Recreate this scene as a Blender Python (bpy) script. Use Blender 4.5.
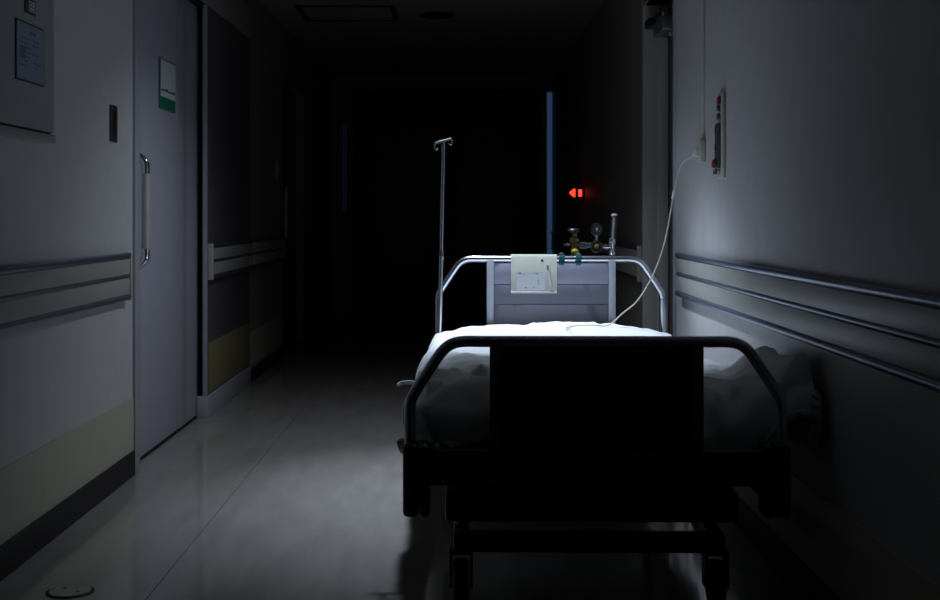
import bpy, bmesh, math, random
from mathutils import Vector, Matrix, noise

random.seed(7)
for o in list(bpy.data.objects):
    bpy.data.objects.remove(o, do_unlink=True)
scene = bpy.context.scene
COL = scene.collection

# ------------------------------------------------------------------ camera
CAM_H = 1.05
cam_data = bpy.data.cameras.new('camera')
cam_data.sensor_width = 36.0
cam_data.lens = 48.5
cam_data.shift_x = 9 / 940
cam_data.shift_y = -84 / 940
cam_data.clip_start = 0.05
cam = bpy.data.objects.new('camera', cam_data)
cam.location = (0, 0, CAM_H)
cam.rotation_euler = (math.radians(90), 0, 0)
COL.objects.link(cam)
scene.camera = cam

# ------------------------------------------------------------------ world, exposure
world = bpy.data.worlds.new('night')
world.use_nodes = True
world.node_tree.nodes['Background'].inputs[0].default_value = (0.25, 0.35, 0.6, 1)
world.node_tree.nodes['Background'].inputs[1].default_value = 0.0015
scene.world = world
scene.view_settings.view_transform = 'Standard'
scene.view_settings.look = 'None'
scene.view_settings.gamma = 1.0
scene.view_settings.use_curve_mapping = False
scene.view_settings.exposure = 0.15

# the one lit ceiling lamp above the head of the bed
LAMP = (0.02, 5.30, 2.48)
LAMP_SPOT_W = 208.0      # narrow beam
LAMP_WIDE_W = 66.0       # wide soft spill
LAMP_COLOR = (0.67, 0.80, 1.0)
SPILL_COLOR = (0.77, 0.86, 1.0)

# ------------------------------------------------------------------ helpers
F = 1267.0
def at(px, py, d):
    """photo pixel -> point of the place at depth d (m)"""
    return Vector(((px - 461) * d / F, d, CAM_H - (py - 216) * d / F))

def mat(name, col, rough=0.5, metal=0.0, var=0.06, scale=14.0, bump=0.0, bscale=120.0, emit=None, estr=0.0,
        trans=0.0, spec=0.5, alpha=1.0, stretch=(1, 1, 1), sheen=0.0, coat=0.0):
    m = bpy.data.materials.new(name)
    m.use_nodes = True
    nt = m.node_tree
    b = nt.nodes['Principled BSDF']
    tc = nt.nodes.new('ShaderNodeTexCoord')
    mp = nt.nodes.new('ShaderNodeMapping')
    mp.inputs['Scale'].default_value = stretch
    nt.links.new(tc.outputs['Object'], mp.inputs[0])
    nz = nt.nodes.new('ShaderNodeTexNoise')
    nz.inputs['Scale'].default_value = scale
    nz.inputs['Detail'].default_value = 4
    nt.links.new(mp.outputs[0], nz.inputs['Vector'])
    ramp = nt.nodes.new('ShaderNodeValToRGB')
    c = Vector(col)
    lo = [max(0, x * (1 - var)) for x in c]
    hi = [min(1, x * (1 + var)) for x in c]
    ramp.color_ramp.elements[0].position = 0.3
    ramp.color_ramp.elements[1].position = 0.7
    ramp.color_ramp.elements[0].color = (*lo, 1)
    ramp.color_ramp.elements[1].color = (*hi, 1)
    nt.links.new(nz.outputs['Fac'], ramp.inputs[0])
    nt.links.new(ramp.outputs[0], b.inputs['Base Color'])
    b.inputs['Roughness'].default_value = rough
    b.inputs['Metallic'].default_value = metal
    b.inputs['Specular IOR Level'].default_value = spec
    b.inputs['Transmission Weight'].default_value = trans
    b.inputs['Alpha'].default_value = alpha
    b.inputs['Coat Weight'].default_value = coat
    if sheen:
        b.inputs['Sheen Weight'].default_value = sheen
    if bump:
        n2 = nt.nodes.new('ShaderNodeTexNoise')
        n2.inputs['Scale'].default_value = bscale
        n2.inputs['Detail'].default_value = 3
        nt.links.new(mp.outputs[0], n2.inputs['Vector'])
        bp = nt.nodes.new('ShaderNodeBump')
        bp.inputs['Strength'].default_value = bump
        bp.inputs['Distance'].default_value = 0.002
        nt.links.new(n2.outputs['Fac'], bp.inputs['Height'])
        nt.links.new(bp.outputs[0], b.inputs['Normal'])
    if emit:
        b.inputs['Emission Color'].default_value = (*emit, 1)
        b.inputs['Emission Strength'].default_value = estr
    return m

M = dict(
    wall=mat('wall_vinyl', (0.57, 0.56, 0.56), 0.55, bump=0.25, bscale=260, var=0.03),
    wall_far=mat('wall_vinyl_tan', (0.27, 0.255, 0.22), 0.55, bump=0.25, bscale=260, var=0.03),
    ceil=mat('ceiling_board', (0.32, 0.30, 0.27), 0.8, bump=0.4, bscale=180, var=0.06),
    floor=mat('vinyl_floor', (0.34, 0.315, 0.29), 0.10, spec=0.8, bump=0.03, bscale=22, var=0.10, scale=5, stretch=(3, .7, 1)),
    kick=mat('kick_vinyl', (0.50, 0.50, 0.38), 0.5, var=0.03),
    kick_yellow=mat('kick_yellow', (0.28, 0.24, 0.12), 0.5, var=0.04),
    base=mat('base_dark', (0.014, 0.013, 0.012), 0.5),
    board=mat('rail_board', (0.42, 0.42, 0.38), 0.45, var=0.05, scale=20, stretch=(1, .3, 3)),
    strip=mat('rail_metal', (0.27, 0.31, 0.39), 0.40, metal=0.85),
    cap=mat('rail_cap', (0.50, 0.49, 0.42), 0.4),
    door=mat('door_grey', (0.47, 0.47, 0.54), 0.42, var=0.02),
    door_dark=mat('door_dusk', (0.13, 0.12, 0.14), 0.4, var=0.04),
    frame=mat('frame_grey', (0.42, 0.44, 0.48), 0.4, var=0.02),
    jamb=mat('jamb_grey', (0.58, 0.56, 0.54), 0.45, var=0.02),
    frame_tan=mat('frame_tan', (0.36, 0.34, 0.33), 0.4, var=0.02),
    rubber=mat('rubber', (0.012, 0.012, 0.013), 0.6),
    black=mat('black_plastic', (0.018, 0.018, 0.02), 0.4),
    dark_steel=mat('dark_steel', (0.14, 0.14, 0.125), 0.45, metal=0.7),
    chrome=mat('chrome', (0.78, 0.80, 0.83), 0.13, metal=1.0, var=0.01),
    steel=mat('steel_tube', (0.60, 0.64, 0.70), 0.24, metal=1.0, var=0.02),
    post=mat('aluminium_post', (0.58, 0.63, 0.70), 0.4, metal=0.4, var=0.02),
    band_light=mat('band_lilac', (0.36, 0.36, 0.46), 0.45, var=0.02),
    band_mid=mat('band_slate', (0.19, 0.205, 0.26), 0.45, var=0.02),
    band_dark=mat('band_mauve', (0.19, 0.19, 0.235), 0.45, var=0.02),
    foot_shade=mat('footboard_shade', (0.035, 0.034, 0.032), 0.45, var=0.05),  # backlit shade of the footboard put into its colour
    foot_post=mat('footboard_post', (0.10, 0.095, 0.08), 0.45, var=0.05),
    bed_frame=mat('bed_frame', (0.06, 0.058, 0.05), 0.45),
    grip=mat('cream_grip', (0.55, 0.54, 0.44), 0.4),
    white=mat('white_plastic', (0.72, 0.72, 0.68), 0.4, var=0.02),
    cream=mat('cream_plastic', (0.62, 0.60, 0.50), 0.4, var=0.02),
    paper=mat('paper', (0.72, 0.76, 0.80), 0.7, var=0.02),
    paper_blue=mat('paper_blue', (0.30, 0.35, 0.44), 0.5, var=0.03),
    ink=mat('ink', (0.06, 0.06, 0.07), 0.7),
    ink_grey=mat('ink_grey', (0.17, 0.19, 0.23), 0.7),
    green=mat('sign_green', (0.01, 0.22, 0.12), 0.5, var=0.03),
    cabinet=mat('cabinet_paint', (0.36, 0.36, 0.36), 0.45, var=0.02),
    red=mat('red_plastic', (0.25, 0.03, 0.025), 0.4),
    blue=mat('blue_plastic', (0.06, 0.09, 0.15), 0.4),
    bracket=mat('grey_bracket', (0.15, 0.16, 0.17), 0.4, metal=0.3),
    linen=mat('white_linen', (0.84, 0.84, 0.84), 0.85, var=0.02, bump=0.25, bscale=500, sheen=0.2),
    mattress=mat('mattress_cover', (0.14, 0.145, 0.14), 0.8, var=0.04),
    vinyl=mat('pouch_vinyl', (0.56, 0.57, 0.49), 0.3, var=0.02),
    clear=mat('clear_vinyl', (0.92, 0.94, 0.92), 0.12, trans=0.9, var=0.0),
    teal=mat('teal_clip', (0.02, 0.09, 0.10), 0.2, trans=0.2),
    brass=mat('brass', (0.22, 0.165, 0.065), 0.35, metal=1.0, var=0.1),
    yellow=mat('yellow_knob', (0.34, 0.26, 0.02), 0.35),
    acrylic=mat('acrylic_tube', (0.85, 0.9, 0.92), 0.08, trans=1.0, var=0.0, alpha=0.6),
    cylinder=mat('black_cylinder', (0.02, 0.02, 0.022), 0.35),
    red_lamp=mat('red_lamp', (0.5, 0.01, 0.0), 0.3, emit=(1.0, 0.045, 0.02), estr=2.0),
    lamp_lens=mat('lamp_lens', (0.9, 0.9, 0.9), 0.4, emit=LAMP_COLOR, estr=2.0),
    lens_off=mat('lens_off', (0.06, 0.06, 0.06), 0.3),
    night_glass=mat('night_glass', (0.02, 0.03, 0.05), 0.15, emit=(0.18, 0.36, 0.78), estr=0.085),
    blue_reflection_dim=mat('blue_reflection_dim', (0.02, 0.03, 0.05), 0.15, emit=(0.18, 0.26, 0.85), estr=0.012),  # faint glow standing in for reflected blue light
    closer=mat('closer_metal', (0.20, 0.24, 0.25), 0.35, metal=0.6),
)

def new_bm():
    return bmesh.new()

def box(bm, x0, x1, y0, y1, z0, z1, bev=0.0, seg=2):
    r = bmesh.ops.create_cube(bm, size=1.0)
    vs = r['verts']
    for v in vs:
        v.co.x = x0 + (v.co.x + .5) * (x1 - x0)
        v.co.y = y0 + (v.co.y + .5) * (y1 - y0)
        v.co.z = z0 + (v.co.z + .5) * (z1 - z0)
    if bev > 0:
        es = list({e for v in vs for e in v.link_edges})
        bmesh.ops.bevel(bm, geom=es, offset=bev, segments=seg, profile=0.5, affect='EDGES', clamp_overlap=True)
    return bm

def tube(bm, pts, r, n=12, radii=None, cap=True):
    pts = [Vector(p) for p in pts]
    rings = []
    up = Vector((0, 0, 1))
    tang = []
    for i in range(len(pts)):
        a = pts[max(0, i - 1)]
        b = pts[min(len(pts) - 1, i + 1)]
        tang.append((b - a).normalized())
    ref = up if abs(tang[0].dot(up)) < .9 else Vector((1, 0, 0))
    nrm = tang[0].cross(ref).normalized()
    for i, p in enumerate(pts):
        t = tang[i]
        nrm = (nrm - t * nrm.dot(t)).normalized()
        bn = t.cross(nrm)
        rr = radii[i] if radii else r
        rings.append([bm.verts.new(p + (nrm * math.cos(2 * math.pi * k / n) + bn * math.sin(2 * math.pi * k / n)) * rr)
                      for k in range(n)])
    for a, b in zip(rings, rings[1:]):
        for k in range(n):
            bm.faces.new((a[k], a[(k + 1) % n], b[(k + 1) % n], b[k]))
    if cap:
        bm.faces.new(list(reversed(rings[0])))
        bm.faces.new(rings[-1])
    return bm

def lathe(bm, prof, origin=(0, 0, 0), axis='Z', n=28):
    """prof: list of (radius, height) along axis"""
    origin = Vector(origin)
    def pos(r, h, a):
        c, s = r * math.cos(a), r * math.sin(a)
        if axis == 'Z': return origin + Vector((c, s, h))
        if axis == 'Y': return origin + Vector((c, h, s))
        return origin + Vector((h, c, s))
    rings = []
    for r, h in prof:
        if r < 1e-6:
            rings.append([bm.verts.new(pos(0, h, 0))])
        else:
            rings.append([bm.verts.new(pos(r, h, 2 * math.pi * k / n)) for k in range(n)])
    for a, b in zip(rings, rings[1:]):
        for k in range(n):
            k2 = (k + 1) % n
            if len(a) == 1 and len(b) == 1: continue
            if len(a) == 1: bm.faces.new((a[0], b[k], b[k2]))
            elif len(b) == 1: bm.faces.new((a[k], a[k2], b[0]))
            else: bm.faces.new((a[k], a[k2], b[k2], b[k]))
    if len(rings[0]) > 1: bm.faces.new(list(reversed(rings[0])))
    if len(rings[-1]) > 1: bm.faces.new(rings[-1])
    return bm

def arc(cx, cz, r, a0, a1, y, n=8):
    return [Vector((cx + r * math.cos(math.radians(a0 + (a1 - a0) * i / n)), y,
                    cz + r * math.sin(math.radians(a0 + (a1 - a0) * i / n)))) for i in range(n + 1)]

def smooth_path(pts, sub=6):
    """Catmull-Rom through points"""
    pts = [Vector(p) for p in pts]
    P = [pts[0] * 2 - pts[1]] + pts + [pts[-1] * 2 - pts[-2]]
    out = []
    for i in range(1, len(P) - 2):
        for k in range(sub):
            t = k / sub
            p0, p1, p2, p3 = P[i - 1], P[i], P[i + 1], P[i + 2]
            out.append(.5 * ((2 * p1) + (p2 - p0) * t + (2 * p0 - 5 * p1 + 4 * p2 - p3) * t * t + (3 * p1 - p0 - 3 * p2 + p3) * t ** 3))
    out.append(pts[-1])
    return out

def wloc(o):
    v = Vector(o.location)
    p = o.parent
    while p:
        v += p.location
        p = p.parent
    return v

def obj(name, bm, m, parent=None, smooth=True, origin=None):
    """link bm (world coordinates) as one mesh object"""
    bmesh.ops.recalc_face_normals(bm, faces=bm.faces)
    me = bpy.data.meshes.new(name)
    base = wloc(parent) if parent else Vector(origin or (0, 0, 0))
    bmesh.ops.translate(bm, verts=bm.verts, vec=-base)
    bm.to_mesh(me)
    bm.free()
    if smooth:
        me.polygons.foreach_set('use_smooth', [True] * len(me.polygons))
        me.set_sharp_from_angle(angle=math.radians(38))
    me.materials.append(M[m] if isinstance(m, str) else m)
    o = bpy.data.objects.new(name, me)
    COL.objects.link(o)
    if parent: o.parent = parent
    else: o.location = base
    return o

def bobj(name, dims, m, parent=None, bev=0.0):
    bm = new_bm()
    box(bm, *dims, bev=bev)
    org = ((dims[0] + dims[1]) / 2, (dims[2] + dims[3]) / 2, dims[4])
    return obj(name, bm, m, parent, origin=org)

def tag(o, label, cat, group=None):
    o['label'] = label
    o['category'] = cat
    if group: o['group'] = group
    return o

def thing(name, label, cat, loc, group=None):
    o = bpy.data.objects.new(name, None)
    o.empty_display_size = 0.1
    o.location = loc
    COL.objects.link(o)
    return tag(o, label, cat, group)

def struct(o):
    o['kind'] = 'structure'
    return o

def part_label(o, label):
    o['label'] = label
    return o

# ------------------------------------------------------------------ the corridor
XL, XR, ZC = -1.333, 0.945, 2.48
Y0, Y1 = -1.0, 13.0
# floor: two welded vinyl sheets on a slab
fl = struct(bobj('floor', (XL - .35, XR + .35, Y0, Y1 + .2, -.12, -.004), 'base'))
SEAM = -0.863
bobj('vinyl_sheet', (XL - .30, SEAM - .0012, Y0, Y1 + .1, -.006, 0), 'floor', fl)
bobj('vinyl_sheet', (SEAM + .0012, XR + .30, Y0, Y1 + .1, -.006, 0), 'floor', fl)
struct(bobj('ceiling', (XL - .35, XR + .35, Y0, Y1 + .2, ZC, ZC + .1), 'ceil'))

# left wall, with the two sliding doors
D1A, D1B = 5.17, 6.58       # first sliding door opening
P2A, P2B = 6.584, 7.93        # pocket panel beside it
D3A, D3B = 9.46, 10.7        # far dark door
HEAD = 2.16
T = XL - .30
wl = struct(bobj('wall_left', (T, XL, Y0, D1A, 0, ZC), 'wall'))
struct(bobj('wall_left_recess', (T, XL - .10, D1A, P2B, 0, ZC), 'wall'))
struct(bobj('wall_left_over_doors', (XL - .10, XL - .047, D1A, P2B, HEAD - .02, ZC), 'wall'))
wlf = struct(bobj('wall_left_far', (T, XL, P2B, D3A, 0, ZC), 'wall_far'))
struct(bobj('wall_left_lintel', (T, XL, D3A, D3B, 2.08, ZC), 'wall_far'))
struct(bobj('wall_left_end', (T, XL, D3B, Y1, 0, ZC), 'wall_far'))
# kick vinyl and skirting on the left wall
bobj('kick_panel', (XL, XL + .004, Y0, D1A - .03, 0.100, .317), 'kick', wl)
struct(bobj('baseboard_left', (XL, XL + .012, Y0, D1A - .035, 0, .100), 'base', None, .002))
struct(bobj('trim_1', (XL - .06, XL + .012, D1A - .03, D1A + .045, 0, HEAD), 'frame', None, .003))
# header over the doors
hd = struct(bobj('trim_2', (XL - .05, XL + .018, D1A + .015, P2B, HEAD, 2.355), 'frame_tan', None, .004))
bobj('shadow_gap', (XL - .045, XL + .012, D1A + .015, P2B, 2.355, 2.372), 'rubber', hd)
bobj('track', (XL - .046, XL - .005, D1A + .015, P2B, HEAD - .02, HEAD), 'rubber', hd)

# sliding door
sd = struct(bobj('door_1', (XL - .085, XL - .045, D1A + .015, P2B - .05, .012, HEAD - .022), 'door', None, .003))
o = bobj('edge_strip', (XL - .045, XL - .041, 6.14, 6.34, .014, HEAD - .03), 'frame', sd, .002)
bobj('floor_guide', (XL - .085, XL - .040, D1A + .02, P2A, 0, .011), 'rubber', sd)
# grab handle of the sliding door
hx, hy = XL - .017, 5.42
bm = new_bm(); tube(bm, [(hx, hy, .910), (hx, hy, 1.233)], .0165, 16); h = part_label(obj('door_handle', bm, 'grip', sd), 'long cream grab handle')
for s, zz in ((1, 1.233), (-1, .910)):
    bm = new_bm()
    tube(bm, smooth_path([(hx, hy, zz - s * .001), (hx, hy, zz + s * .036), (hx - .006, hy, zz + s * .052), (hx - .02, hy, zz + s * .066), (hx - .030, hy, zz + s * .072)], 5), .0170, 16)
    part_label(obj('bracket', bm, 'chrome', h), 'chrome end bracket')
# the pocket panel with its own rail and kick plate
pp = thing('pocket_panel', 'dark wall panel the sliding door runs behind, with yellow kick plate', 'wall panel', (XL, P2A, 0))
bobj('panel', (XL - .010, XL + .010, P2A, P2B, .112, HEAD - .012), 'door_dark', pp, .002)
part_label(bobj('edge_trim', (XL - .010, XL + .0125, P2A - .006, P2A + .02, .112, HEAD - .012), 'frame', pp, .002), 'pale metal edge')
part_label(bobj('plinth', (XL - .042, XL + .018, P2A - .008, P2B, 0, .112), 'frame', pp, .004), 'pale grey plinth')
k = bobj('kick_plate', (XL + .010, XL + .014, P2A + .055, P2B - .04, .125, .385), 'kick_yellow', pp, .001)
part_label(k, 'yellow kick plate')
# far left door
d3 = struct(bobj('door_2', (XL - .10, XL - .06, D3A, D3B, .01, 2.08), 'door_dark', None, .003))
bm = new_bm(); tube(bm, [(XL + .012, 9.55, .88), (XL + .012, 9.55, 1.27)], .013, 12); h = obj('door_handle', bm, 'grip', d3)
for zz in (.88, 1.27):
    bm = new_bm(); tube(bm, [(XL - .06, 9.55, zz), (XL + .012, 9.55, zz)], .010, 10); obj('bracket', bm, 'chrome', h)
bobj('kick_panel', (XL, XL + .004, P2B + .01, D3A - .01, .100, .317), 'kick', wlf)
struct(bobj('baseboard_far_left', (XL, XL + .012, P2B + .01, D3A - .01, 0, .078), 'base', None, .002))

# right wall with a recessed door
RD0, RD1 = 5.60, 6.505
TR = XR + .30
wr = struct(bobj('wall_right', (XR, TR, Y0, RD0, 0, ZC), 'wall'))
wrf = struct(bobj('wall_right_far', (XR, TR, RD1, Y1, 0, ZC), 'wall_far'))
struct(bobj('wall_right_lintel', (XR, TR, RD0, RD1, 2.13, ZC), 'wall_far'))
bobj('kick_panel', (XR - .004, XR, Y0, RD0 - .06, .100, .317), 'kick', wr)
struct(bobj('baseboard_right', (XR - .012, XR, Y0, RD0 - .06, 0, .100), 'base', None, .002))
bobj('kick_panel', (XR - .004, XR, RD1 + .06, Y1 - .1, .100, .317), 'kick', wrf)
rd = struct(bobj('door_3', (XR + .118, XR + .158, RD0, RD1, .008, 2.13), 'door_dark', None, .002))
bobj('hinge_seal', (XR + .114, XR + .1185, RD1 - .045, RD1 - .03, .01, 2.12), 'rubber', rd)
fr = struct(bobj('trim_3', (XR - .010, XR + .03, RD0 - .045, RD0, 0, 2.17), 'frame', None, .004))
bobj('jamb', (XR + .03, XR + .118, RD0 - .002, RD0 + .014, 0, 2.13), 'frame', fr)
fr2 = struct(bobj('trim_4', (XR - .010, XR + .06, RD1 - .012, RD1 + .045, 0, 2.17), 'jamb', None, .004))
bobj('jamb', (XR + .06, XR + .118, RD1 - .022, RD1 + .01, 0, 2.13), 'jamb', fr2, .003)
bobj('head_jamb', (XR - .010, XR + .118, RD0, RD1, 2.13, 2.17), 'frame_tan', fr2, .003)
# door closer on that door
dc = thing('door_closer', 'grey door closer with folded arm at the top of the recessed door', 'door closer', (XR + .08, 6.1, 1.92))
bobj('body', (XR + .018, XR + .118, 6.08, 6.36, 1.945, 2.015), 'closer', dc, .012)
bm = new_bm(); lathe(bm, [(.018, 0), (.022, .004), (.022, .02), (.015, .028)], (XR + .075, 6.12, 1.918)); obj('valve', bm, 'chrome', dc)
bm = new_bm(); lathe(bm, [(.014, 0), (.014, .05), (.010, .055)], (XR + .06, 6.27, 2.01)); obj('spindle', bm, 'chrome', dc)
bm = new_bm(); tube(bm, [(XR + .06, 6.27, 2.062), (XR + .035, 6.34, 2.052), (XR + .012, 6.40, 2.03)], .010, 8); obj('arm', bm, 'black', dc)
bobj('arm_shoe', (XR - .005, XR + .04, 6.36, 6.492, 2.005, 2.045), 'black', dc, .006)

# end wall and its doors
EW = Y1
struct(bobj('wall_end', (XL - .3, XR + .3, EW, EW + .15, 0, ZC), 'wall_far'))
wn = struct(bobj('window_1', (.880, .936, EW - .012, EW - .002, .40, 2.32), 'night_glass', None))
bobj('window_frame', (.860, .880, EW - .03, EW, .38, 2.34), 'rubber', wn, .002)
bobj('window_frame', (.936, .944, EW - .03, EW, .38, 2.34), 'rubber', wn, .002)
wn = struct(bobj('blue_reflection', (-1.212, -1.176, EW - .012, EW - .002, 1.10, 1.98), 'blue_reflection_dim', None))  # reflection of blue light, built as a dim glowing slit
bobj('reflection_split', (-1.199, -1.189, EW - .03, EW, 1.08, 2.0), 'rubber', wn, .002)  # dark bar splitting the reflected glow in two
for i, (a, b) in enumerate(((-1.10, -.145), (-.135, .82))):
    d = struct(bobj('door_%d' % (4 + i), (a, b, EW - .045, EW - .001, .01, 2.34), 'door_dark', None, .004))
    hx_ = b - .09 if i == 0 else a + .09
    bm = new_bm(); tube(bm, [(hx_, EW - .09, .95), (hx_, EW - .09, 1.4)], .013, 10)
    for zz in (.97, 1.38):
        tube(bm, [(hx_, EW - .09, zz), (hx_, EW - .045, zz)], .009, 8)
    obj('door_handle', bm, 'dark_steel', d)

# ------------------------------------------------------------------ wall guard rails
def guard_rail(side, ya, yb, label, cap_near=False, cap_far=False):
    s = 1 if side == 'L' else -1
    x = XL if side == 'L' else XR
    t = thing('guard_rail', label, 'handrail', (x, ya, .706))
    def bx(name, d0, d1, z0, z1, m, a=ya, b=yb, bev=.003):
        xa, xb = sorted((x + s * d0, x + s * d1))
        return bobj(name, (xa, xb, a, b, z0, z1), m, t, bev)
    up = .010 if side == 'L' else 0.0
    bx('backing', .001, .014, .714 + up, .890 + up, 'rubber', ya + .004, yb - .004)
    bx('board', .008, .024, .811 + up, .871 + up, 'board')
    bx('board', .008, .024, .732 + up, .795 + up, 'board')
    for zc, r in ((.883, .0120), (.803, .0080), (.720, .0120)):
        bm = new_bm()
        tube(bm, [(x + s * .018, ya + .002, zc + up), (x + s * .018, yb - .002, zc + up)], r, 14)
        part_label(obj('metal_strip', bm, 'strip', t), 'dark metal strip')
    if cap_far: part_label(bx('end_cap', 0.001, .030, .706 + up, .897 + up, 'cap', yb - .003, yb + .022, .006), 'cream end cap')
    if cap_near: part_label(bx('end_cap', 0.001, .030, .706 + up, .897 + up, 'cap', ya - .022, ya + .003, .006), 'cream end cap')
    return t
guard_rail('L', Y0, 5.005, 'two-board guard rail on the left wall below the notice cabinet', cap_far=True)
XL_save = XL; XL = XL_save + .0105
guard_rail('L', 6.625, 7.91, 'short two-board guard rail on the pocket panel of the sliding door', cap_near=True)
XL = XL_save
guard_rail('L', 7.97, 9.42, 'unlit guard rail on the tan wall past the pocket panel', cap_near=True)
guard_rail('R', Y0, 5.42, 'two-board guard rail on the wall beside the bed')
guard_rail('R', 6.60, 12.9, 'unlit guard rail on the wall past the recessed door', cap_near=True)

# ------------------------------------------------------------------ left wall fittings
cb = thing('notice_cabinet', 'grey wall cabinet with a bluish notice on its door', 'cabinet', (XL, 3.5, 1.281))
bobj('body', (XL + .001, XL + .045, 2.95, 3.972, 1.300, 2.25), 'cabinet', cb, .004)
bobj('door', (XL + .047, XL + .062, 2.97, 3.954, 1.310, 2.23), 'cabinet', cb, .003)
bobj('door_gasket', (XL + .044, XL + .048, 2.965, 3.959, 1.304, 2.235), 'rubber', cb)
bobj('sill', (XL + .001, XL + .062, 2.94, 3.976, 1.279, 1.303), 'cabinet', cb, .003)
CF = XL + .062
def lw(xx, X): return F * (-X) / (461 - xx)     # depth on the left wall plane X at pixel column
nt_ = thing('notice', 'bluish printed notice in a dark frame on the wall cabinet', 'notice', (CF, 3.72, 1.4450))
a, b = lw(15, CF), lw(42, CF)
bobj('frame', (CF, CF + .003, a - .004, b + .006, 1.4410, 1.6160), 'ink', nt_)
pg = bobj('page', (CF + .003, CF + .0045, a + .003, b - .001, 1.4470, 1.6100), 'paper_blue', nt_)
bm = new_bm()
rng = random.Random(3)
X = CF + .0046
box(bm, X, X + .0006, a + .11, a + .16, 1.5830, 1.5920)
for r in range(7):
    z = 1.5640 - r * .013
    y = a + .025
    while y < b - .05:
        w = rng.uniform(.012, .035)
        if rng.random() < .75: box(bm, X, X + .0006, y, y + w, z, z + .0045)
        y += w + .008
box(bm, X, X + .0008, a + .028, a + .072, 1.5070, 1.5370)
obj('print', bm, 'ink_grey', pg)['kind'] = 'stuff'
# plate with two white cells
a, b = lw(24, CF), lw(34.5, CF)
pl = thing('number_plate', 'small black plate with two pale cells above the notice', 'sign', (CF, a, 1.6440))
p_ = bobj('plate', (CF, CF + .004, a, b, 1.6440, 1.6890), 'ink', pl, .001)
cw = (b - a)
for i, (u0, u1) in enumerate(((.30, .58), (.66, .92))):
    c = bobj('cell', (CF + .004, CF + .0052, a + cw * u0, a + cw * u1, 1.6510, 1.6820), 'white', pl)
    bm = new_bm()
    y0, y1 = a + cw * (u0 + .05), a + cw * (u1 - .05)
    for z in (1.6545, 1.6655, 1.6765):
        box(bm, CF + .0052, CF + .0058, y0, y1, z - .0015, z + .0015)
    ys = (y0, y0 + .004) if i == 0 else (y1 - .004, y1)
    box(bm, CF + .0052, CF + .0058, ys[0], ys[1], 1.6530, 1.6780)
    obj('numeral', bm, 'ink', c)
# switch plate
a, b = lw(109, XL), lw(115.5, XL)
sp = thing('switch_plate', 'dark steel switch plate with a red indicator beside the sliding door', 'switch', (XL, a, 1.3330))
bobj('plate', (XL, XL + .008, a, b, 1.3330, 1.4730), 'dark_steel', sp, .003)
bobj('recess', (XL + .008, XL + .010, a + .022, b - .022, 1.3530, 1.4530), 'black', sp, .001)
bobj('indicator', (XL + .010, XL + .013, a + .034, b - .034, 1.3960, 1.4080), 'red', sp, .001)
s2 = thing('switch_plate', 'slim pale switch plate on the unlit tan wall', 'switch', (XL, 9.10, 1.3100))
bobj('plate', (XL, XL + .008, 9.10, 9.18, 1.3100, 1.4500), 'cap', s2, .003)
bobj('rocker', (XL + .008, XL + .014, 9.12, 9.16, 1.3500, 1.4100), 'white', s2, .002)
# sign on the sliding door
DX = XL - .0445
a, b = lw(158.5, DX), lw(174.5, DX)
sg = thing('door_sign', 'green and white paper sign on the grey sliding door', 'sign', (DX, a, 1.5430))
bobj('backing', (DX, DX + .003, a, b, 1.5430, 1.7770), 'green', sg)
pg = bobj('page', (DX + .003, DX + .0042, a + .028, b - .002, 1.6010, 1.7710), 'paper', sg)
bm = new_bm()
y = a + .035
while y < b - .03:
    w = rng.uniform(.010, .026)
    zc = 1.6330
    box(bm, DX + .0042, DX + .0048, y, y + w, zc - .006, zc + rng.uniform(.002, .008))
    y += w + .005
obj('lettering', bm, 'ink', pg)['kind'] = 'stuff'

# floor cover plate
fc = thing('floor_cover', 'round metal floor cover plate with two screws set in the vinyl floor', 'floor cover', (-1.092, 3.538, 0))
bm = new_bm(); lathe(bm, [(.066, 0), (.066, .002), (.062, .0035), (.0, .0035)], (-1.092, 3.538, 0), n=36); obj('ring', bm, 'rubber', fc)
bm = new_bm(); lathe(bm, [(.057, .003), (.057, .0045), (.0, .0045)], (-1.092, 3.538, 0), n=36); cv = obj('cover', bm, 'floor', fc)
for dx, dy in ((-.022, .022), (.024, -.012)):
    bm = new_bm(); lathe(bm, [(.006, .0045), (.006, .0055), (0, .0055)], (-1.092 + dx, 3.538 + dy, 0), n=12); obj('screw', bm, 'ink', cv)

# ceiling fittings
hy0, hy1, hx0, hx1 = 8.59, 9.24, -1.13, -.45
ch = thing('ceiling_hatch', 'square access hatch with a dark frame in the ceiling', 'hatch', ((hx0 + hx1) / 2, 8.9, ZC - .012))
bm = new_bm()
for (x0, x1, y0, y1) in ((hx0, hx0 + .035, hy0, hy1), (hx1 - .035, hx1, hy0, hy1), (hx0 + .035, hx1 - .035, hy0, hy0 + .035), (hx0 + .035, hx1 - .035, hy1 - .035, hy1)):
    box(bm, x0, x1, y0, y1, ZC - .012, ZC, .002)
obj('frame', bm, 'base', ch)
bobj('panel', (hx0 + .035, hx1 - .035, hy0 + .035, hy1 - .035, ZC - .006, ZC), 'ceil', ch)
dl = thing('ceiling_downlight', 'unlit round ceiling fitting next to the access hatch', 'ceiling light', (-.167, 8.99, ZC - .02))
bm = new_bm(); lathe(bm, [(.125, 0), (.125, -.006), (.105, -.018), (.095, -.018), (.09, -.002)], (-.167, 8.99, ZC)); obj('ring', bm, 'base', dl)
bm = new_bm(); lathe(bm, [(.09, -.003), (.08, -.010), (0, -.012)], (-.167, 8.99, ZC)); obj('lens', bm, 'lens_off', dl)

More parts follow.
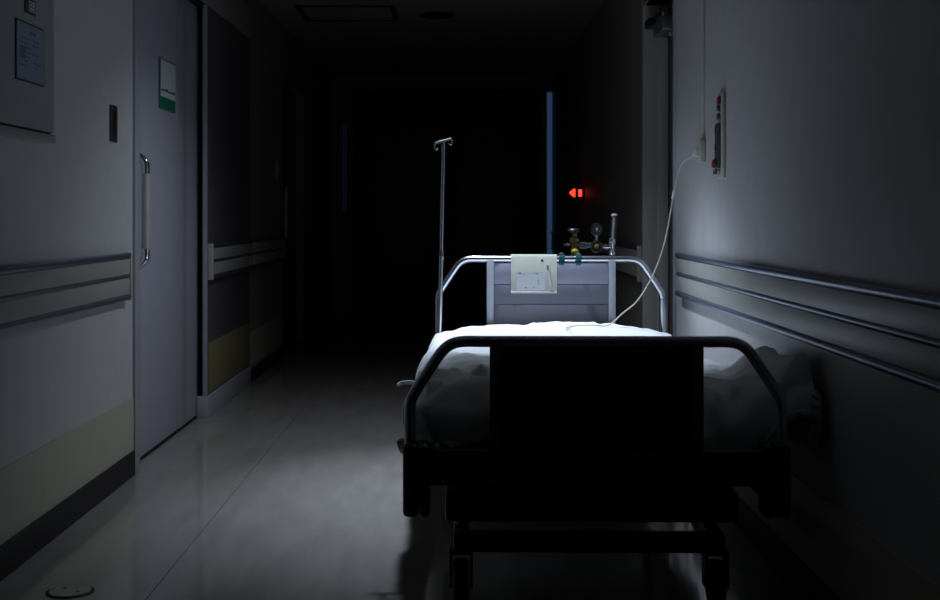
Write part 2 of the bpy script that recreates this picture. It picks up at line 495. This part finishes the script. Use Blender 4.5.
# the lamp over the bed
lp = thing('ceiling_lamp', 'lit round ceiling lamp above the head of the bed', 'ceiling light', (LAMP[0], LAMP[1], LAMP[2] - .02))
bm = new_bm(); lathe(bm, [(.15, 0), (.15, -.006), (.13, -.02), (.118, -.02), (.11, -.002)], LAMP); obj('ring', bm, 'white', lp)
bm = new_bm(); lathe(bm, [(.11, -.003), (.10, -.008), (0, -.009)], LAMP); obj('lens', bm, 'lamp_lens', lp)
def spot(name, w, size, blend, radius, color, tilt=0.0, side=0.0):
    L = bpy.data.lights.new(name, 'SPOT')
    L.energy = w; L.spot_size = math.radians(size); L.spot_blend = blend
    L.shadow_soft_size = radius; L.color = color
    o = bpy.data.objects.new(name, L)
    COL.objects.link(o); o.parent = lp
    o.location = (0, 0, -.02)
    o.rotation_euler = (math.radians(tilt), math.radians(side), 0)
    return o
spot('beam', LAMP_SPOT_W, 65, 1.0, .06, LAMP_COLOR, -14, -5)
spot('spill', LAMP_WIDE_W, 116, 1.0, .11, SPILL_COLOR, 6, 9)

# ------------------------------------------------------------------ right wall fittings
cd = thing('nurse_call', 'cream call box on a wall conduit with a white cord to the bed', 'call button', (XR, 4.92, 1.256))
bm = new_bm(); box(bm, XR - .010, XR, 4.90, 4.918, 1.346, ZC, .003); obj('conduit', bm, 'cream', cd)
bxp = bobj('call_box', (XR - .024, XR, 4.885, 4.935, 1.256, 1.348), 'cream', cd, .005)
bobj('plug', (XR - .040, XR - .024, 4.898, 4.922, 1.280, 1.315), 'white', bxp, .004)

wp = thing('medical_wall_panel', 'narrow cream wall panel with red knobs and a grey bracket', 'wall panel', (XR, 4.56, 1.186))
bobj('plate', (XR - .012, XR, 4.515, 4.615, 1.186, 1.495), 'cream', wp, .004)
bobj('red_button', (XR - .020, XR - .012, 4.545, 4.585, 1.452, 1.482), 'red', wp, .004)
for zz in (1.438, 1.408):
    bm = new_bm(); lathe(bm, [(.011, 0), (.011, -.008), (.008, -.011), (0, -.011)], (XR - .012, 4.565, zz), 'X', 14); obj('blue_knob', bm, 'blue', wp)
br = bobj('bracket', (XR - .027, XR - .012, 4.548, 4.586, 1.222, 1.385), 'bracket', wp, .005)
for zz in (1.36, 1.30, 1.25):
    bobj('slot', (XR - .0285, XR - .026, 4.555, 4.578, zz - .014, zz + .012), 'black', br, .001)
bm = new_bm(); lathe(bm, [(.012, 0), (.016, -.004), (.016, -.010), (.010, -.014), (0, -.014)], (XR - .027, 4.56, 1.238), 'X', 16); obj('red_knob', bm, 'red', wp)
bm = new_bm(); lathe(bm, [(.013, 0), (.013, .014), (.008, .020)], (XR - .024, 4.565, 1.200), 'Z', 14); obj('outlet', bm, 'chrome', wp)

# fire alarm lamp far down the right wall
al = thing('alarm_lamp', 'glowing red alarm lamp on the far right wall', 'alarm lamp', (XR, 9.73, 1.17))
bm = new_bm(); lathe(bm, [(.062, 0), (.062, -.012), (.05, -.018), (0, -.018)], (XR, 9.73, 1.227), 'X', 24); obj('base', bm, 'black', al)
bm = new_bm(); lathe(bm, [(.027, -.012), (.027, -.040), (.024, -.046), (0, -.046)], (XR, 9.73, 1.227), 'X', 24); obj('lens', bm, 'red_lamp', al)
bm = new_bm(); lathe(bm, [(.036, -.046), (.048, -.050), (.048, -.066), (.036, -.070), (0, -.070)], (XR, 9.73, 1.227), 'X', 24); obj('guard_ring', bm, 'black', al)
bm = new_bm(); lathe(bm, [(.033, -.068), (.033, -.076), (.020, -.096), (.007, -.110), (0, -.112)], (XR, 9.73, 1.227), 'X', 24); obj('lens', bm, 'red_lamp', al)

# ------------------------------------------------------------------ the bed
BX0, BX1 = -.126, .840
BC = (BX0 + BX1) / 2
YF, YH = 3.20, 5.30
bed = thing('hospital_bed', 'tubular steel hospital bed standing along the right wall', 'bed', (BC, (YF + YH) / 2, 0))
R_T = .0145
def arch(y, ztop, zbot, dx=.105, dz=.145):
    xa, xb = BX0 + R_T, BX1 - R_T
    zt = ztop - R_T
    left = [(xa, y, zbot), (xa, y, zt - dz - .06), (xa + .001, y, zt - dz - .015), (xa + .010, y, zt - dz + .012), (xa + dx * .5, y, zt - dz * .46), (xa + dx * .78, y, zt - dz * .17), (xa + dx, y, zt - .007), (xa + dx + .03, y, zt), (xa + dx + .08, y, zt)]
    right = [(xa + xb - p[0], p[1], p[2]) for p in reversed(left)]
    bm = new_bm()
    tube(bm, smooth_path(left, 5) + smooth_path(right, 5), R_T, 14)
    return bm
PX0, PX1 = .090, .628
for tagname, y, zt, zb, pb in (('head', YH, .884, .30, .38), ('foot', YF, .747, .46, .459)):
    o = obj(tagname + 'board_tube', arch(y, zt, zb), 'steel', bed)
    for xx in (PX0, PX1 - .030):
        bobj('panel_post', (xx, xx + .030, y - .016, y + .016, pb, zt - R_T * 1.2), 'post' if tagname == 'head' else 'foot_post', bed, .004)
    zs = (zt - .030, zt - .119, zt - .203, pb + .01) if tagname == 'head' else (zt - .030, zt - .122, zt - .207, pb + .004)
    pn = bobj(tagname + 'board_panel', (PX0 + .030, PX1 - .030, y - .006, y + .006, pb + .003, zt - .028), 'band_mid', bed)
    for (za, zb_), m in zip(zip(zs, zs[1:]), ('band_light', 'band_mid', 'band_dark') if tagname == 'head' else ('foot_shade',) * 3):
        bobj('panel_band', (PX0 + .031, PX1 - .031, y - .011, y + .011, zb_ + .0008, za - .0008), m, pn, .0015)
    bobj('cross_bar', (BX0 + .03, BX1 - .03, y - .018, y + .018, .370, .459) if tagname == 'foot' else (BX0 + .03, BX1 - .03, y - .018, y + .018, .33, .38), 'bed_frame', bed, .006)
for y, s in ((YF, -1), (YH, 1)):
    for side in (0, 1):
        for (a, b) in ((-.002, .036), (.039, .066)):
            if side == 0: x0, x1 = BX0 + a, BX0 + b
            else: x0, x1 = BX1 - b, BX1 - a
            bobj('corner_bumper', (x0, x1, y - .045, y + .045, .295, .477), 'black', bed, .012)
for side in (0, 1):
    x = BX0 + .03 if side == 0 else BX1 - .06
    bobj('side_beam', (x, x + .03, YF + .018, YH - .018, .33, .385), 'bed_frame', bed, .004)
n_s = 9
for i in range(n_s):
    y0 = YF + .10 + i * (YH - YF - .20) / n_s
    bobj('deck_slat', (BX0 + .06, BX1 - .06, y0, y0 + .17, .365, .39), 'bed_frame', bed, .004)
for side in (0, 1):
    x = BX0 + .12 if side == 0 else BX1 - .16
    bobj('base_beam', (x, x + .04, YF + .18, YH - .18, .15, .20), 'bed_frame', bed, .005)
for y in (YF + .18, YH - .24):
    bobj('base_cross', (BX0 + .16, BX1 - .16, y, y + .05, .15, .20), 'bed_frame', bed, .005)
for y in (YF + .28, YH - .34):
    for side in (0, 1):
        x = BX0 + .135 if side == 0 else BX1 - .145
        bm = new_bm()
        tube(bm, [(x + .006, y, .18), (x + .006, y + .22 * (1 if y < 4 else -1), .37)], .018, 10)
        obj('lift_arm', bm, 'bed_frame', bed)
def caster(x, y):
    bm = new_bm()
    box(bm, x - .032, x - .024, y - .03, y + .03, .05, .15, .003)
    box(bm, x + .024, x + .032, y - .03, y + .03, .05, .15, .003)
    box(bm, x - .032, x + .032, y - .03, y + .03, .14, .155, .003)
    f = obj('caster', bm, 'black', bed)
    bm = new_bm()
    lathe(bm, [(.02, -.020), (.055, -.020), (.062, -.013), (.062, .013), (.055, .020), (.02, .020)], (x, y, .062), 'X', 24)
    obj('wheel', bm, 'rubber', f)
for y in (YF + .22, YH - .22):
    caster(BX0 + .14, y); caster(BX1 - .14, y)
# bracket that carries the pole
bm = new_bm(); lathe(bm, [(.020, 0), (.020, .10), (.013, .10), (.013, .0)], (-.1085, 5.215, .34), n=20); obj('pole_socket', bm, 'dark_steel', bed)

bobj('added_blocker', (BC - .16, BC + .16, YF + .45, YF + 1.5, .20, .33), 'black', bed, .02)  # unseen box added to keep the space under the bed dark
bobj('added_tray', (BX0 + .10, BX1 - .10, YF + .10, YF + .45, .25, .33), 'bed_frame', bed, .01)  # added with it, blocks the lit floor under the bed
mt = bobj('mattress', (BX0 + .075, BX1 - .05, YF + .16, YH - .135, .391, .500), 'mattress', None, .03)
tag(mt, 'grey hospital mattress under the white duvet', 'mattress')

# ------------------------------------------------------------------ duvet
def sstep(a, b, x):
    t = max(0.0, min(1.0, (x - a) / (b - a)))
    return t * t * (3 - 2 * t)
def fbm(p, o=3):
    v, a = 0.0, 1.0
    for i in range(o):
        v += a * noise.noise(p)
        p = p * 2.03 + Vector((3.1, 1.7, 9.2)); a *= .5
    return v
def ridge(p):
    return (1 - abs(noise.noise(p)) * 1.6)
def drop_curve(q, r):
    """arc length q past a rounded edge of radius r -> (out, down)"""
    if q <= 0: return 0.0, 0.0
    L = r * math.pi / 2
    if q < L:
        a = q / r
        return r * math.sin(a), r * (1 - math.cos(a))
    return r, r + (q - L)
TOPW = BX1 - BX0
NU, NV = 150, 190
SL, SR = -.11, TOPW + .26
T0, T1 = 0.0, 2.13
YTOP = YH - .115
FOOT_T = 1.815
verts = []
for j in range(NV + 1):
    t = T0 + (T1 - T0) * j / NV
    for i in range(NU + 1):
        s = SL + (SR - SL) * i / NU
        y_ref = YTOP - t
        # puffy top
        x = BX0 + s
        ztop = .562 + .034 * (1 - ((s - .47) / .55) ** 4) + .010 * math.sin(s * 3.1 + t * 1.3) + .014 * fbm(Vector((s * 2.2, t * 1.8, 4.0)), 2)
        ztop += .025 * math.exp(-((s - .42) / .22) ** 2 - ((t - .25) / .3) ** 2)      # pillow hidden under it
        ztop -= .006 * sstep(1.2, 1.8, t)
        ztop += .02 * math.exp(-((s - .05) / .2) ** 2) * sstep(.5, 1.2, t)
        # left hang
        ol, dl_ = drop_curve(.045 - s if s < .045 else 0, .055)
        hemv = .5 + .5 * noise.noise(Vector((0, t * 2.3, 8)))
        if s < .045:
            x = BX0 + .045 - ol - .010 * sstep(.03, .16, .045 - s) * (1 + .8 * math.sin(t * 13 + 2 * noise.noise(Vector((t * 3, 0, 1)))))
            x += .042 * sstep(1.0, 1.7, t) * (1 - sstep(.0, .3, s))
        # right: lies over to the wall near the foot, hangs near the head
        lean = 1 - sstep(.25, 1.05, y_ref - 3.45)
        edge_r = TOPW - .035 + lean * .105
        orr, dr = drop_curve(s - edge_r, .05)
        if s > edge_r:
            x = BX0 + edge_r + orr + .010 * math.sin(t * 15) * (1 - lean)
        rise = .135 * sstep(1.05, 1.72, t) * sstep(TOPW - .10, TOPW + .06, s)
        # foot end falls over the mattress end
        of, df = drop_curve(t - FOOT_T, .06)
        y = y_ref if t < FOOT_T else YTOP - FOOT_T - of - .040 * math.sin(max(0, min(1, (t - FOOT_T - .06) / .25)) * math.pi)
        down = max(dl_ * (0.85 + .25 * hemv), 0) + max(dr, 0) + df * (.9 + .2 * noise.noise(Vector((s * 3, 2, 2))))
        foot_len = .14 - .08 * sstep(.13, .30, s) + .09 * sstep(.55, .8, s)
        down = min(down, foot_len + .025 * noise.noise(Vector((s * 4, t * 4, 5))))
        z = ztop + rise - down
        p = Vector((s * 4.6, t * 3.6, 0))
        w = Vector((noise.noise(p), noise.noise(p + Vector((7, 3, 1))), 0)) * .7
        amp = .75 + 1.1 * sstep(1.0, 1.6, t)
        wr_ = (ridge(p * 1.0 + w) * .018 + ridge(p * 2.3 + w * 1.5) * .009 + .005 * noise.noise(p * 5)) * amp
        wr_ -= .020
        wr_ += .010 * sstep(1.25, 1.75, t) * math.sin(s * 17 + 5 * noise.noise(Vector((s * 2, t * 2, 3))) + t * 4)
        k = sstep(0, .08, down)
        z += wr_ * (1 - .5 * k)
        if s < .1: x -= wr_ * k
        if s > edge_r: x += wr_ * k * .5
        if t > FOOT_T: y -= wr_ * k * .6
        x = min(x, XR - .018)
        y = max(y, YF + .022)
        verts.append((x, y, z))
faces = []
W = NU + 1
for j in range(NV):
    for i in range(NU):
        faces.append((j * W + i, (j + 1) * W + i, (j + 1) * W + i + 1, j * W + i + 1))
me = bpy.data.meshes.new('duvet')
me.from_pydata(verts, [], faces)
me.polygons.foreach_set('use_smooth', [True] * len(faces))
me.materials.append(M['linen'])
dv = bpy.data.objects.new('duvet', me)
COL.objects.link(dv)
md = dv.modifiers.new('thickness', 'SOLIDIFY'); md.thickness = .012; md.offset = -1
tag(dv, 'crumpled white duvet spread over the bed and bunched against the wall', 'duvet')
# loose ties at its left edge
for pts in ([(-.120, 3.9, .530), (-.150, 3.9, .537), (-.180, 3.9, .534), (-.188, 3.89, .528)],
            [(-.125, 3.85, .52), (-.152, 3.83, .50), (-.165, 3.82, .46), (-.163, 3.82, .42)]):
    bm = new_bm()
    tube(bm, smooth_path(pts, 5), .006, 8)
    obj('tie_tape', bm, 'linen', dv)

# call cord, lying over the duvet
def duvet_z(x, y):
    return max((v[2] for v in verts if abs(v[0] - x) < .015 and abs(v[1] - y) < .015), default=.6)
pts = [Vector((XR - .038, 4.91, 1.298)), at(692, 156, 4.93), at(682, 164, 4.95), at(675.5, 185, 4.97), at(671, 210, 4.99), at(664, 245, 5.01), at(653, 275, 5.03),
       at(638, 300, 5.05), at(623, 313, 5.06)]
for x, y in ((.585, 5.03), (.52, 4.97), (.45, 4.92), (.40, 4.84), (.41, 4.74)):
    pts.append(Vector((x, y, duvet_z(x, y) + .008)))
bm = new_bm(); tube(bm, smooth_path(pts, 6), .0026, 8); cord = obj('cord', bm, 'cream', cd)
bm = new_bm(); tube(bm, [at(674.2, 191, 4.975), at(672.6, 199, 4.982)], .0048, 8); obj('cord_joint', bm, 'white', cord)

# ------------------------------------------------------------------ things on and behind the headboard
# chart pouch
pc = thing('chart_pouch', 'cream vinyl pouch with a printed card hung over the headboard tube', 'pouch', (0.287, YH - .02, .737))
xa, xb = .191, .383
bm = new_bm()
prof = [(YH - .0205, 0.7405), (YH - .0205, 0.8835), (YH - .013, 0.8960), (YH, 0.8985), (YH + .013, 0.8960), (YH + .0205, 0.8835), (YH + .0205, 0.8085)]
prof2 = [(YH - .0185, 0.7405), (YH - .0185, 0.8825), (YH - .012, 0.8935), (YH, 0.8960), (YH + .012, 0.8935), (YH + .0185, 0.8825), (YH + .0185, 0.8085)]
rows = []
for x in (xa, xb):
    rows.append([bm.verts.new((x, y, z)) for y, z in prof] + [bm.verts.new((x, y, z)) for y, z in reversed(prof2)])
n = len(rows[0])
for k in range(n):
    bm.faces.new((rows[0][k], rows[0][(k + 1) % n], rows[1][(k + 1) % n], rows[1][k]))
for k in range(len(prof) - 1):
    for rr in rows:
        bm.faces.new((rr[k], rr[k + 1], rr[n - 2 - k], rr[n - 1 - k]))
obj('sleeve', bm, 'vinyl', pc)
bobj('bottom_seam', (xa, xb, YH - .026, YH - .018, 0.7365, 0.7455), 'white', pc, .002)
cdp = bobj('card', (xa + .022, xb - .050, YH - .0225, YH - .0210, 0.7485, 0.8265), 'paper', pc)
bm = new_bm()
yy = YH - .0228
for (x, z, w, h_) in ((0.2235, 0.8175, .010, .006), (0.2415, 0.8145, .006, .003), (0.2935, 0.8175, .012, .004), (0.3025, 0.7885, .004, .005), (0.3025, 0.7805, .004, .004), (0.2835, 0.7605, .005, .003),
                      (0.3035, 0.7725, .004, .004), (0.2485, 0.7585, .010, .003)):
    box(bm, x, x + w, yy - .0004, yy, z, z + h_)
obj('print', bm, 'ink_grey', cdp)['kind'] = 'stuff'
bm = new_bm(); lathe(bm, [(.005, 0), (.005, -.002), (0, -.002)], (0.3215, YH - .0205, 0.8735), 'Y', 12); obj('rivet', bm, 'chrome', pc)
bm = new_bm(); tube(bm, [(0.3415, YH - .026, 0.8585), (0.3575, YH - .026, 0.7635)], .006, 10); obj('pen', bm, 'paper', pc)
bobj('pen_clip', (0.3405, 0.3475, YH - .034, YH - .030, 0.8335, 0.8535), 'ink_grey', pc, .001)
# two clips
for i, (x, lb) in enumerate(((.403, 'teal plastic clip on the headboard tube next to the cream pouch'), (.472, 'teal plastic clip on the headboard tube in front of the oxygen valve'))):
    c = thing('tube_clip', lb, 'clip', (x, YH, 0.8485), 'clips on the headboard tube')
    bm = new_bm(); lathe(bm, [(.0155, -.012), (.021, -.012), (.021, .012), (.0155, .012)], (x, YH, 0.8780), 'X', 20); obj('collar', bm, 'teal', c)
    bobj('jaw', (x - .011, x + .011, YH - .028, YH - .015, 0.8535, 0.8785), 'teal', c, .003)
    bobj('tab', (x - .009, x + .009, YH - .012, YH + .012, 0.8975, 0.9055), 'clear', c, .003)

# IV pole
ivx, ivy = -.092, 5.215
iv = thing('drip_stand_pole', 'thin steel drip pole with hooks standing at the head corner of the bed', 'drip pole', (ivx, ivy, .34))
pb, pt = Vector((ivx, ivy, .34)), Vector((ivx + .020, ivy, 1.352))
bm = new_bm(); tube(bm, [pb, pb.lerp(pt, .55)], .0090, 14); obj('outer_tube', bm, 'steel', iv)
bm = new_bm(); tube(bm, [pb.lerp(pt, .54), pt], .0075, 14); obj('inner_tube', bm, 'steel', iv)
bm = new_bm(); lathe(bm, [(.0105, -.010), (.0105, .010), (.009, .012)], pb.lerp(pt, .55), n=16); obj('collar', bm, 'dark_steel', iv)
tx, tz = pt.x, pt.z + .006
bm = new_bm(); tube(bm, smooth_path([(tx - .034, ivy, tz - .010), (tx - .018, ivy, tz - .003), (tx, ivy, tz + .001), (tx + .018, ivy, tz + .006), (tx + .032, ivy, tz + .010)], 4), .0055, 10); cb_ = obj('hook_bar', bm, 'dark_steel', iv)
for x, z, sg_ in ((tx - .034, tz - .010, -1), (tx + .032, tz + .010, 1)):
    bm = new_bm()
    tube(bm, smooth_path([(x, ivy, z), (x + sg_ * .003, ivy, z - .006), (x + sg_ * .003, ivy, z - .017), (x - sg_ * .003, ivy, z - .024), (x - sg_ * .009, ivy, z - .021), (x - sg_ * .010, ivy, z - .015)], 4), .0032, 8)
    obj('hook', bm, 'chrome', cb_)

# oxygen cylinder with regulator
ox = thing('oxygen_cylinder', 'oxygen cylinder with brass valve, gauge and flow meter behind the headboard', 'oxygen cylinder', (.425, 5.50, 0.052))
ox_y = 5.50
bm = new_bm(); lathe(bm, [(.068, .08), (.072, .09), (.072, .72), (.066, .80), (.045, .85), (.024, .875), (.022, .90), (0, .90)], (.425, ox_y, 0), n=32); obj('cylinder', bm, 'cylinder', ox)
bm = new_bm(); lathe(bm, [(.12, .052), (.12, .064), (.085, .072), (.082, .15), (.076, .15), (.076, .077), (0, .077)], (.425, ox_y, 0), n=32); obj('stand', bm, 'dark_steel', ox)
bm = new_bm(); lathe(bm, [(.018, .898), (.020, .93), (.015, .945), (.016, .985), (.022, .99), (.022, 1.005), (.012, 1.012), (.012, 1.03)], (.418, ox_y, 0), n=20)
tube(bm, [(.395, ox_y, .975), (.385, ox_y, .975)], .008, 10)
vb = obj('valve', bm, 'brass', ox)
bm = new_bm(); lathe(bm, [(.010, 1.026), (.024, 1.029), (.027, 1.036), (.027, 1.041), (.022, 1.047), (.008, 1.049), (0, 1.049)], (.415, ox_y, 0), n=24); obj('hand_wheel', bm, 'black', vb)
bm = new_bm(); tube(bm, [(.372, ox_y, .978), (.400, ox_y, .978)], .0055, 10); obj('outlet', bm, 'chrome', vb)
bm = new_bm()
bmesh.ops.create_uvsphere(bm, u_segments=18, v_segments=12, radius=.017, matrix=Matrix.Translation((.418, ox_y - .03, .948)) @ Matrix.Scale(.8, 4, (0, 0, 1)))
part_label(obj('safety_cap', bm, 'yellow', ox), 'yellow valve cap')
bm = new_bm(); lathe(bm, [(.010, .425), (.010, .440), (.017, .440), (.017, .470), (.011, .472), (.011, .50)], (0, ox_y, .975), 'X', 20); obj('coupling', bm, 'chrome', ox)
bm = new_bm(); lathe(bm, [(.020, .022), (.027, .018), (.029, .0), (.027, -.018), (.024, -.022), (0, -.022)], (.513, ox_y, .970), 'Y', 28); rg = obj('regulator', bm, 'chrome', ox)
bm = new_bm(); lathe(bm, [(.021, -.0215), (.021, -.025), (0, -.026)], (.513, ox_y, .970), 'Y', 24); obj('face', bm, 'black', rg)
bm = new_bm(); lathe(bm, [(.010, -.0255), (.008, -.034), (0, -.035)], (.513, ox_y, .970), 'Y', 16); obj('yellow_knob', bm, 'yellow', rg)
bm = new_bm(); tube(bm, [(.513, ox_y, .995), (.514, ox_y, 1.022)], .0065, 10); obj('gauge_stem', bm, 'chrome', ox)
gz = 1.046
bm = new_bm(); lathe(bm, [(.020, .012), (.028, .010), (.0285, -.012), (.026, -.016), (.0205, -.016), (.0205, -.010)], (.515, ox_y, gz), 'Y', 28); gg = obj('gauge', bm, 'chrome', ox)
bm = new_bm(); lathe(bm, [(.0235, -.009), (.0235, -.011), (0, -.011)], (.515, ox_y, gz), 'Y', 24); obj('dial', bm, 'black', gg)
bm = new_bm()
for k in range(11):
    a = math.radians(-45 + 27 * k)
    c = Vector((.515 + .0155 * math.cos(a), ox_y - .0115, gz + .0155 * math.sin(a)))
    box(bm, c.x - .0012, c.x + .0012, c.y - .0006, c.y, c.z - .0012, c.z + .0012)
lathe(bm, [(.007, -.011), (.007, -.0125), (0, -.0125)], (.515, ox_y, gz), 'Y', 12)
box(bm, .5142, .5158, ox_y - .0135, ox_y - .0125, gz - .014, gz + .004)
obj('dial_marks', bm, 'white', gg)['kind'] = 'stuff'
bm = new_bm(); lathe(bm, [(.009, .538), (.009, .552), (.013, .552), (.013, .566), (.009, .566), (.009, .586)], (0, ox_y, .968), 'X', 18); obj('coupling', bm, 'chrome', ox)
bm = new_bm(); lathe(bm, [(.006, .905), (.006, .93), (.016, .932), (.016, .950), (.011, .953), (.012, .975), (.017, .985), (.015, 1.003), (.010, 1.008)], (.582, ox_y, 0), n=20); fm = obj('flow_meter_body', bm, 'chrome', ox)
bm = new_bm(); tube(bm, [(.586, ox_y, 1.000), (.592, ox_y, 1.104)], .0125, 16); ft = obj('flow_tube', bm, 'acrylic', fm)
bm = new_bm(); tube(bm, [(.586, ox_y, 1.006), (.5915, ox_y, 1.098)], .004, 10); obj('tube_core', bm, 'post', fm)
bm = new_bm(); lathe(bm, [(.0135, 0), (.0135, .006), (.008, .010), (0, .010)], (.592, ox_y, 1.102), n=16); obj('tube_cap', bm, 'white', fm)
for o in bpy.data.objects:
    if o.parent is None and o.name.split('.')[0] in ('chart_pouch', 'tube_clip'):
        o.location.z -= .009
# seat the whole set at its place
ox.location = (.425 + .074, 5.50, 0)

# the bed stands a degree off parallel to the wall, with all that lies or hangs on it
PIV = Vector((BC, (YF + YH) / 2, 0))
ROT = Matrix.Rotation(math.radians(-.955), 4, 'Z')
for o in bpy.data.objects:
    if o.parent is None and (o.name.split('.')[0] in ('hospital_bed', 'mattress', 'duvet', 'chart_pouch', 'tube_clip')):
        o.location = PIV + ROT @ (Vector(o.location) - PIV)
        o.rotation_euler.z = math.radians(-.955)
